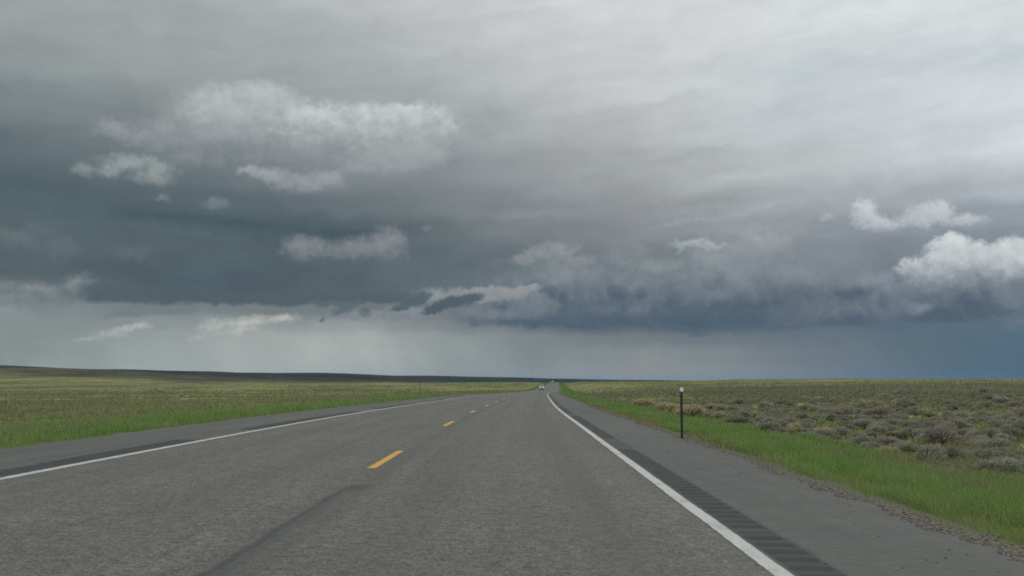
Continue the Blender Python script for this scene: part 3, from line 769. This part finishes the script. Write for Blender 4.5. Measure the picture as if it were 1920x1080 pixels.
# ================================================================== SHRUBS
def shrub_arrays(n, rx, ry, h, leaf, rng, up=.6, lumps=5):
    """leaf-card cloud filling an uneven dome; returns V (n*4,3), F4"""
    cen = np.stack([rng.uniform(-.55, .55, lumps) * rx, rng.uniform(-.55, .55, lumps) * ry, rng.uniform(.25, .62, lumps) * h], -1)
    rad = rng.uniform(.34, .60, lumps)
    k = rng.integers(0, lumps, n)
    d = rng.normal(size=(n, 3)); d /= np.linalg.norm(d, axis=1)[:, None]; d[:, 2] = np.where(d[:, 2] < -.25, -d[:, 2], d[:, 2])
    rr = rng.uniform(.45, 1.08, n) ** .6
    p = cen[k] + d * (rad[k] * rr)[:, None] * np.array([rx, ry, h * .85])
    p[:, 2] = np.maximum(p[:, 2], .015)
    ax = d + np.array([0, 0, up]) + rng.normal(scale=.35, size=(n, 3)); ax /= np.linalg.norm(ax, axis=1)[:, None]
    sd_ = np.cross(ax, rng.normal(size=(n, 3))); sd_ /= np.linalg.norm(sd_, axis=1)[:, None]
    Ls = leaf * rng.uniform(.6, 1.5, n)[:, None]; Ws = Ls * rng.uniform(.16, .34, n)[:, None]
    V = np.stack([p - sd_ * Ws * .5, p + sd_ * Ws * .5, p + ax * Ls + sd_ * Ws * .25, p + ax * Ls - sd_ * Ws * .25], 1)
    return V.reshape(-1, 3), (np.arange(n)[:, None] * 4 + np.arange(4)[None])
def stems_bm(rx, ry, h, n):
    bm = bmesh.new()
    for i in range(n):
        a = random.uniform(0, 6.28); r = random.uniform(.2, .75)
        p0 = Vector((random.uniform(-.05, .05), random.uniform(-.05, .05), -.05))
        p3 = Vector((math.cos(a) * rx * r, math.sin(a) * ry * r, h * random.uniform(.45, .85)))
        pts = [p0, p0.lerp(p3, .35) + Vector((random.uniform(-.04, .04), random.uniform(-.04, .04), h * .02)), p0.lerp(p3, .7) + Vector((random.uniform(-.05, .05), random.uniform(-.05, .05), h * .06)), p3]
        rad = [.018, .013, .008, .003]
        rings = []
        for p, q in zip(pts, rad):
            rings.append([bm.verts.new(p + Vector((math.cos(j * 1.2566) * q, math.sin(j * 1.2566) * q, 0))) for j in range(5)])
        for A, B in zip(rings, rings[1:]):
            for j in range(5): bm.faces.new((A[j], A[(j + 1) % 5], B[(j + 1) % 5], B[j]))
    return bm
def shrub_protos(count, n, mat, leaf, seed, h=(.5, .65), up=.6):
    out = []
    for i in range(count):
        rng = np.random.default_rng(seed + i)
        rx, ry, hh = rng.uniform(.42, .6), rng.uniform(.42, .6), rng.uniform(*h)
        V, Fq = shrub_arrays(n, rx, ry, hh, leaf, rng, up, int(rng.integers(4, 8)))
        me = np_mesh('foliage', V, Fq, mats=[mat])
        bm = stems_bm(rx, ry, hh, 14); sm = bpy.data.meshes.new('branches'); bm.to_mesh(sm); bm.free(); sm.materials.append(M_stem)
        out.append((me, sm))
    return out
P_SAGE = shrub_protos(7, 1500, M_sage, .085, 100)
P_DARK = shrub_protos(3, 1700, M_bush, .10, 200, (.55, .7))
P_STRAW = shrub_protos(4, 1500, M_straw, .17, 300, (.5, .65), 1.1)
def place_shrub(name, proto, X, Y, sc, label, cat, group, parts):
    z = float(zground(np.array([X]), np.array([Y]))[0]) - .02
    rz = random.uniform(0, 6.28)
    if parts:
        o = empty(name, (X, Y, z)); link('foliage', proto[0], o); link('branches', proto[1], o)
    else:
        o = link(name, proto[0]); o.location = (X, Y, z)
    o.rotation_euler = (0, 0, rz)
    q = sc if isinstance(sc, tuple) else (sc, sc, sc)
    o.scale = q
    return tag(o, label, cat, group)
def at_px(px, py, dguess=None):
    """ground point seen at a pixel of the photograph: march along the view ray once, when the scene is laid out"""
    v = pix_dir(px, py)
    ds = np.exp(np.linspace(math.log(6), math.log(1500), 2500)) if dguess is None else np.linspace(dguess * .6, dguess * 1.6, 1500)
    X = v[0] / v[1] * ds; Z = HCAM + v[2] / v[1] * ds
    g = zground(X, ds); hit = np.nonzero(Z <= g)[0]
    i = hit[0] if len(hit) else len(ds) - 1
    return float(X[i]), float(ds[i])

taken = []
# shrubs that stand out in the photograph
X, Y = at_px(1768, 838); taken.append((X, Y)); S = 44 * Y / F / .62
place_shrub('sagebrush', P_DARK[0], X, Y, (S * 1.1, S * 1.1, S), 'largest dark brownish sagebrush in the right field, rounded dome standing above its neighbours', 'shrub', 'sagebrush in the right field', True)
specs = [(1697, 851, 26, 'low dark sagebrush at the top edge of the green verge, left of the largest bush', P_DARK[1]),
         (1835, 838, 26, 'wide low dark sagebrush just right of the largest bush', P_DARK[2]),
         (1640, 786, 28, 'dark rounded sagebrush at the right end of the dense row of bushes', P_DARK[1]),
         (1620, 806, 22, 'dark sagebrush in front of the dense row of bushes', P_DARK[2]),
         (1332, 768, 14, 'small dark sagebrush nearest the white-topped marker post on its right', P_DARK[0]),
         (1432, 812, 22, 'grey sagebrush at the upper edge of the green verge, right of the marker post', P_SAGE[2])]
for (px, py, hp, lab, pr) in specs:
    X, Y = at_px(px, py); taken.append((X, Y)); S = hp * .8 * Y / F / .6
    place_shrub('sagebrush', pr, X, Y, (S * 1.45, S * 1.45, S), lab, 'shrub', 'sagebrush in the right field', True)
straw = [(1246, 774, 16, 1.3, 'straw coloured dry brush clump left of the near marker post'),
         (1272, 780, 20, 1.3, 'straw coloured dry brush clump directly behind the near marker post'),
         (1296, 786, 21, 1.4, 'reddish tan dry brush clump right of the near marker post, rounded'),
         (1490, 818, 20, .9, 'upright yellowish dry brush among grey sagebrush, right of the marker post'),
         (1206, 764, 14, 1.5, 'small pale dry brush strip farther along the right verge')]
for i, (px, py, hp, wd, lab) in enumerate(straw):
    X, Y = at_px(px, py); taken.append((X, Y)); S = hp * Y / F / .6
    place_shrub('dry_brush', P_STRAW[i % 4], X, Y, (S * wd, S * wd, S), lab, 'shrub', 'dry straw brush beside the right verge', True)
# the sagebrush stand of the right field: candidates by density, biggest in the picture as individuals
def sage_field():
    n = 35000
    s = np.sqrt(RNG.uniform(18 ** 2, 330 ** 2, n)); px = RNG.uniform(1060, 2300, n)
    X = (px - 960) / F * s; t = X - road_x(s); a = t - TR
    cl = fbm(X * .05, s * .05, 3, 51); f2 = fbm(X * .2, s * .2, 2, 52)
    dens = sstep(cl, .20, .46) * sstep(f2, .20, .48)
    py = 712 + F * 2.0 / s
    dens = dens * np.where(px < 1300, .35, 1) * np.where((px > 1310) & (s < 100), 1.7, np.where(s > 100, .5, 1.0))
    keep = (a > 6.3) & (RNG.uniform(0, 1, n) < dens)
    X, s = X[keep], s[keep]
    sc = RNG.uniform(.45, .95, len(s)) * (.72 + 1.0 * RNG.beta(1, 4, len(s)))
    # thin out overlaps
    order = np.argsort(s); kx, ks, kc = [], [], []
    cell = {}
    for i in order:
        x, y, c = X[i], s[i], sc[i]
        g = (int(x // 1.0), int(y // 1.0))
        bad = any((x - q[0]) ** 2 + (y - q[1]) ** 2 < (.5 * (c + q[2])) ** 2 * .30 for dx in (-1, 0, 1) for dy in (-1, 0, 1) for q in cell.get((g[0] + dx, g[1] + dy), ()))
        if bad or any((x - p) ** 2 + (y - q) ** 2 < 1.1 for p, q in taken): continue
        cell.setdefault(g, []).append((x, y, c)); kx.append(x); ks.append(y); kc.append(c)
    return np.array(kx), np.array(ks), np.array(kc)
SX, SY, SC = sage_field(); print('sage', len(SX), (SY < 90).sum())
size = SC / SY * np.where(960 + F * SX / SY < 1975, 1, .2); rank = np.argsort(-size)
NIND = 290
for j, i in enumerate(rank[:NIND]):
    u = random.random(); fam = 'sage' if u < .78 else 'dark' if u < .995 else 'straw'
    pr = random.choice({'sage': P_SAGE, 'dark': P_DARK, 'straw': P_STRAW}[fam])
    c = min(float(SC[i]), .55 + float(SY[i]) * .010); q = (c * random.uniform(.95, 1.35), c * random.uniform(.95, 1.35), c * random.uniform(.7, 1.0))
    nm, lab, grp = {'sage': ('sagebrush', 'low grey-green sagebrush, one of many alike scattered over the right field', 'sagebrush in the right field'),
                    'dark': ('sagebrush', 'low brownish grey sagebrush, one of several scattered among the greener ones in the right field', 'sagebrush in the right field'),
                    'straw': ('dry_brush', 'low straw coloured dry shrub scattered among the grey sagebrush of the right field', 'dry shrubs among the sagebrush')}[fam]
    place_shrub(nm, pr, float(SX[i]), float(SY[i]), q, lab, 'shrub', grp, j < 60)
# far scrub on both sides: one mass
def far_scrub():
    rest = rank[NIND:]
    X = [SX[rest]]; Y = [SY[rest]]; C = [SC[rest]]
    n = 14000
    s = logu(90, 1300, n); px = RNG.uniform(-40, 1040, n); x = (px - 960) / F * s; t = x - road_x(s)
    cl = fbm(x * .035, s * .012, 3, 81)
    k = (TL - t > 12) & (RNG.uniform(0, 1, n) < sstep(cl, .50, .60) * sstep(s, 200, 450))
    X.append(x[k]); Y.append(s[k]); C.append(RNG.uniform(.35, .8, k.sum()) * (1 + s[k] / 1400))
    n = 3500
    s = logu(250, 900, n); px = RNG.uniform(1060, 1960, n); x = (px - 960) / F * s; t = x - road_x(s)
    k = (t - TR > 12) & (RNG.uniform(0, 1, n) < .5)
    X.append(x[k]); Y.append(s[k]); C.append(RNG.uniform(.4, .9, k.sum()))
    X, Y, C = np.concatenate(X), np.concatenate(Y), np.concatenate(C)
    Z = zground(X, Y)
    Vs, Fs, n0 = [], [], 0
    protos = [shrub_arrays(70, .55, .55, .55, .20, np.random.default_rng(900 + i), .5, 4) for i in range(6)]
    which = RNG.integers(0, 6, len(X))
    for i in range(len(X)):
        V, Fq = protos[which[i]]
        th = RNG.uniform(0, 6.28); c, s_ = math.cos(th), math.sin(th)
        W = np.stack([(V[:, 0] * c - V[:, 1] * s_) * C[i] * 1.2 + X[i], (V[:, 0] * s_ + V[:, 1] * c) * C[i] * 1.2 + Y[i], V[:, 2] * C[i] * .9 + Z[i] - .03], -1)
        Vs.append(W); Fs.append(Fq + n0); n0 += len(W)
    tag(link('scrub', np_mesh('scrub', np.concatenate(Vs), np.concatenate(Fs), mats=[M_scrub])), kind='stuff')
far_scrub()

# ================================================================== MARKER POSTS
M_post = plain('post_steel', (.030, .036, .034, 1), .55, .3)
M_refl = plain('white_reflector', (.82, .84, .84, 1), .25, 0, .04)
M_reflback = plain('reflector_back', (.40, .42, .42, 1), .4, .6)
def delineator(X, Y, h, label, facing=True):
    z = float(zground(np.array([X]), np.array([Y]))[0])
    root = empty('marker_post', (X, Y, z))
    bm = bmesh.new()          # flanged U-channel post
    prof = [(-.028, .012), (-.018, .012), (-.012, -.014), (.012, -.014), (.018, .012), (.028, .012), (.028, .017), (.015, .017), (.009, -.009), (-.009, -.009), (-.015, .017), (-.028, .017)]
    lo = [bm.verts.new((x, y, -.3)) for x, y in prof]; hi = [bm.verts.new((x, y, h - .02)) for x, y in prof]
    for i in range(len(prof)):
        j = (i + 1) % len(prof); bm.faces.new((lo[i], lo[j], hi[j], hi[i]))
    bm.faces.new(hi); bm.faces.new(lo[::-1])
    bm_obj('post', bm, M_post, root)
    bm = bmesh.new()          # round reflector dish with rim, facing the road users
    bm_cyl(bm, (0, -.026, h - .035), .043, .012, 'y', 24)
    bm_obj('reflector', bm, M_refl if facing else M_reflback, root)
    bm = bmesh.new(); bm_cyl(bm, (0, -.017, h - .035), .050, .006, 'y', 24); bm_cyl(bm, (0, -.033, h - .035), .006, .004, 'y', 8)
    bm_obj('mounting_plate', bm, M_reflback, root)
    root.rotation_euler = (random.uniform(-.01, .01), random.uniform(-.012, .012), random.uniform(-.1, .1))
    return tag(root, label, 'marker post', 'roadside marker posts')
X, Y = at_px(1279, 823)
delineator(X, Y, 94 * Y / F, 'tall dark marker post with round white reflector on the gravel right of the road')
X, Y = at_px(787, 745)
delineator(X, Y, 31 * Y / F, 'dark marker post in the green verge left of the road', False)
Y = 150.0; X = (1070 - 960) / F * Y
delineator(X, Y, 1.12, 'small distant marker post with white reflector on the right verge near the bend')

# ================================================================== WIRE FENCES
M_wood = plain('weathered_wood', (.34, .32, .26, 1), .9, 0, .3, 14)
M_wood2 = plain('dark_wood', (.15, .125, .10, 1), .9, 0, .3, 14)
M_wire = plain('fence_wire', (.16, .15, .14, 1), .5, .7)
def fence(name, label, toff, s0, s1, spacing, wood_every, special, mat_w):
    y0 = s0; root = empty('wire_fence', (float(road_x(y0)) + toff, y0, float(zground(np.array([float(road_x(y0)) + toff]), np.array([y0]))[0])))
    org = Vector(root.location)
    pts = []
    s = s0; k = 0
    posts = []
    while s <= s1:
        posts.append((s, k % wood_every == 0)); s += spacing * random.uniform(.96, 1.04); k += 1
    for sp in special: posts.append((sp, True))
    posts.sort()
    for s, wood in posts:
        x = float(road_x(s)) + toff; z = float(zground(np.array([x]), np.array([s]))[0])
        p = Vector((x, s, z)) - org
        bm = bmesh.new()
        if wood:
            h = random.uniform(1.25, 1.4); r = random.uniform(.042, .055)
            bm_cyl(bm, (0, 0, h / 2 - .15), r, h + .3, 'z', 10, r * .9)
        else:
            h = 1.22
            bm_box(bm, (0, 0, h / 2 - .15), (.038, .012, h + .3)); bm_box(bm, (0, .018, h / 2 - .15), (.010, .024, h + .296))
        o = bm_obj('post', bm, mat_w if wood else M_post, root); o.location = p
        o.rotation_euler = (random.uniform(-.03, .03), random.uniform(-.03, .03), random.uniform(0, 1))
        pts.append(p)
    bm = bmesh.new()
    for hz in (.38, .64, .90, 1.12):
        for a, b in zip(pts, pts[1:]):
            pa, pb = a + Vector((.04, 0, hz)), b + Vector((.04, 0, hz)); r = .0018
            A = [bm.verts.new(pa + Vector((math.cos(q) * r, 0, math.sin(q) * r))) for q in (0, 2.09, 4.19)]
            B = [bm.verts.new(pb + Vector((math.cos(q) * r, 0, math.sin(q) * r))) for q in (0, 2.09, 4.19)]
            for i in range(3): bm.faces.new((A[i], A[(i + 1) % 3], B[(i + 1) % 3], B[i]))
    bm_obj('wire', bm, M_wire, root)
    return tag(root, label, 'fence')
fence('wire_fence', 'thin wire fence with pale wooden posts across the grassland left of the road', -49.5, 80, 400, 9.0, 7, [98.5, 128, 168, 276, 278.5], M_wood)
fence('wire_fence', 'thin wire fence with brown posts across the sagebrush field right of the road', 54.0, 85, 420, 5.0, 4, [245, 247.6], M_wood2)

# ================================================================== VEHICLES
M_car = plain('white_car_paint', (.84, .85, .85, 1), .25, 0, .03)
M_glass = plain('dark_glass', (.018, .022, .025, 1), .35)
M_glass.node_tree.nodes['Principled BSDF'].inputs['Specular IOR Level'].default_value = .25
M_grille = plain('black_grille', (.020, .020, .021, 1), .5)
M_bump = plain('dark_bumper', (.045, .047, .05, 1), .5)
M_tyre = plain('tyre_rubber', (.018, .018, .018, 1), .9)
M_rim = plain('alloy_rim', (.45, .46, .47, 1), .3, .8)
M_lamp = plain('headlamp', (.75, .77, .78, 1), .15)
M_lampon = plain('lit_headlamp', (.9, .9, .85, 1), .2, 0, .02, 8, ((1, .97, .9, 1), 2.0))
def prism(bm, pts, y0, y1, k=None):
    """pts (x,z) outline extruded in y... here outline in (y,z), extruded across x"""
    A = [bm.verts.new((y0, p[0], p[1])) for p in pts]; B = [bm.verts.new((y1, p[0], p[1])) for p in pts]
    n = len(pts)
    for i in range(n): bm.faces.new((A[i], A[(i + 1) % n], B[(i + 1) % n], B[i]))
    bm.faces.new(A[::-1]); bm.faces.new(B)
def pickup(X, Y, heading, label, lit=False, suv=False):
    z = float(road_z(np.array(Y), np.array(X - float(road_x(Y))))) + .002
    root = empty('pickup_truck' if not suv else 'car', (X, Y, z)); root.rotation_euler = (0, 0, heading); root.scale = (.88, .92, 1.05)
    # front faces -Y
    side = [(-2.72, .62), (-2.78, .80), (-2.77, 1.20), (-2.62, 1.31), (-1.35, 1.36), (2.72, 1.36), (2.74, .60), (2.10, .52), (1.98, .86), (1.62, 1.0), (1.26, .86), (1.14, .50), (-1.28, .50), (-1.40, .86), (-1.76, 1.0), (-2.12, .86), (-2.24, .55)]
    bm = bmesh.new(); prism(bm, side, -.98, .98)
    bmesh.ops.bevel(bm, geom=[e for e in bm.edges if abs(abs(e.verts[0].co.x) - .98) < .01 and abs(e.verts[0].co.x - e.verts[1].co.x) < .01], offset=.07, segments=2, affect='EDGES')
    bm_obj('body', bm, M_car, root)
    # cab with raked screen, narrower at the roof
    bm = bmesh.new(); y0, y1 = -1.30, (.85 if not suv else 2.62)
    lo = [(-.93, y0), (.93, y0), (.93, y1), (-.93, y1)]; hi = [(-.76, y0 + .62), (.76, y0 + .62), (.78, y1 - .18), (-.78, y1 - .18)]
    a = [bm.verts.new((x, y, 1.35)) for x, y in lo]; b = [bm.verts.new((x, y, 1.97)) for x, y in hi]
    for i in range(4): bm.faces.new((a[i], a[(i + 1) % 4], b[(i + 1) % 4], b[i]))
    bm.faces.new(b)
    bmesh.ops.bevel(bm, geom=list(bm.edges), offset=.05, segments=2, affect='EDGES')
    bm_obj('cab', bm, M_car, root)
    def quad(name, pts, mat, off):
        bm = bmesh.new(); n = (Vector(pts[1]) - Vector(pts[0])).cross(Vector(pts[3]) - Vector(pts[0])).normalized()
        A = [bm.verts.new(Vector(p) + n * off) for p in pts]; B = [bm.verts.new(Vector(p) - n * .02) for p in pts]
        for i in range(4): bm.faces.new((A[i], B[i], B[(i + 1) % 4], A[(i + 1) % 4]))
        bm.faces.new(A); bm.faces.new(B[::-1]); return bm_obj(name, bm, mat, root)
    quad('windshield', [(-.84, y0 + .06, 1.42), (.84, y0 + .06, 1.42), (.70, y0 + .50, 1.86), (-.70, y0 + .50, 1.86)], M_glass, .012)
    for sx in (-1, 1):
        q = [(sx * .925, y0 + .30, 1.41), (sx * .915, y1 - .12, 1.41), (sx * .80, y1 - .24, 1.86), (sx * .795, y0 + .66, 1.86)]
        quad('side_window', q if sx < 0 else q[::-1], M_glass, .014)
        bm = bmesh.new(); bm_box(bm, (sx * 1.05, y0 + .30, 1.48), (.22, .10, .26), .03); bm_box(bm, (sx * .97, y0 + .30, 1.42), (.12, .05, .05))
        bm_obj('mirror', bm, M_bump, root)
        bm = bmesh.new(); bm_box(bm, (sx * .80, -2.76, 1.05), (.32, .10, .20), .03); bm_obj('headlight', bm, M_lampon if lit else M_lamp, root)
    bm = bmesh.new(); bm_box(bm, (0, -2.775, .96), (1.10, .07, .30), .02)
    for i in range(3): bm_box(bm, (0, -2.815, .86 + .10 * i), (1.04, .02, .03))
    bm_obj('grille', bm, M_grille, root)
    bm = bmesh.new(); bm_box(bm, (0, -2.80, .60), (1.94, .26, .24), .05); bm_obj('bumper', bm, M_bump, root)
    if not suv:
        bm = bmesh.new(); bm_box(bm, (0, 1.80, 1.375), (1.72, 1.66, .03)); bm_obj('bed_cover', bm, M_grille, root)
    bm = bmesh.new(); bm_box(bm, (0, .2, .50), (1.5, 4.6, .20)); bm_obj('chassis', bm, M_bump, root)
    for sx in (-1, 1):
        for yy in (-1.76, 1.62):
            bm = bmesh.new(); bm_cyl(bm, (0, 0, 0), .40, .26, 'x', 24)
            bmesh.ops.bevel(bm, geom=[e for e in bm.edges if abs(e.verts[0].co.x - e.verts[1].co.x) < 1e-4], offset=.03, segments=2, affect='EDGES')
            wv = bm_obj('wheel', bm, M_tyre, root); wv.location = (sx * .84, yy, .40)
            bm = bmesh.new(); bm_cyl(bm, (sx * .125, 0, 0), .24, .03, 'x', 20); bm_cyl(bm, (sx * .145, 0, 0), .07, .02, 'x', 12)
            bm_obj('rim', bm, M_rim, wv)
    return tag(root, label, 'pickup truck' if not suv else 'car', 'oncoming vehicles')
Y = 372.0
pickup(float(road_x(Y)) - 1.75, Y, R(-2.7), 'white pickup truck with dark grille coming toward the camera in the left lane')
Y = 1120.0
pickup(float(road_x(Y)) - 1.9, Y, R(-2.7), 'tiny white car with lit headlights coming over the far crest of the road', True, True)

# ================================================================== AIR
def haze():
    m = bpy.data.materials.new('air'); m.use_nodes = True; t = m.node_tree; t.nodes.clear()
    out = t.nodes.new('ShaderNodeOutputMaterial'); v = t.nodes.new('ShaderNodeVolumePrincipled')
    v.inputs['Color'].default_value = (.26, .50, .88, 1); v.inputs['Density'].default_value = HAZE; v.inputs['Anisotropy'].default_value = .0
    t.links.new(v.outputs[0], out.inputs['Volume'])
    bm = bmesh.new(); bm_box(bm, (0, 7400, -5), (24000, 15300, 110)); o = bm_obj('haze', bm, m); tag(o, kind='stuff')
HAZE = 2.0e-5
if HAZE > 0: haze()

# ================================================================== CAMERA AND RENDER
cd = bpy.data.cameras.new('camera'); cam = bpy.data.objects.new('camera', cd); COL.objects.link(cam)
cam.location = (0, 0, HCAM); cam.rotation_euler = (R(90) + PITCH, 0, 0)
cd.sensor_width = 36; cd.lens = 36 * F / 1920; cd.clip_start = .1; cd.clip_end = 60000
scn.camera = cam
scn.view_settings.view_transform = 'Standard'; scn.view_settings.look = 'None'
scn.view_settings.exposure = 0; scn.view_settings.gamma = 1
scn.render.engine = 'CYCLES'
scn.cycles.max_bounces = 5; scn.cycles.diffuse_bounces = 3; scn.cycles.transparent_max_bounces = 8
scn.cycles.use_denoising = False
scn.cycles.filter_width = 1.8
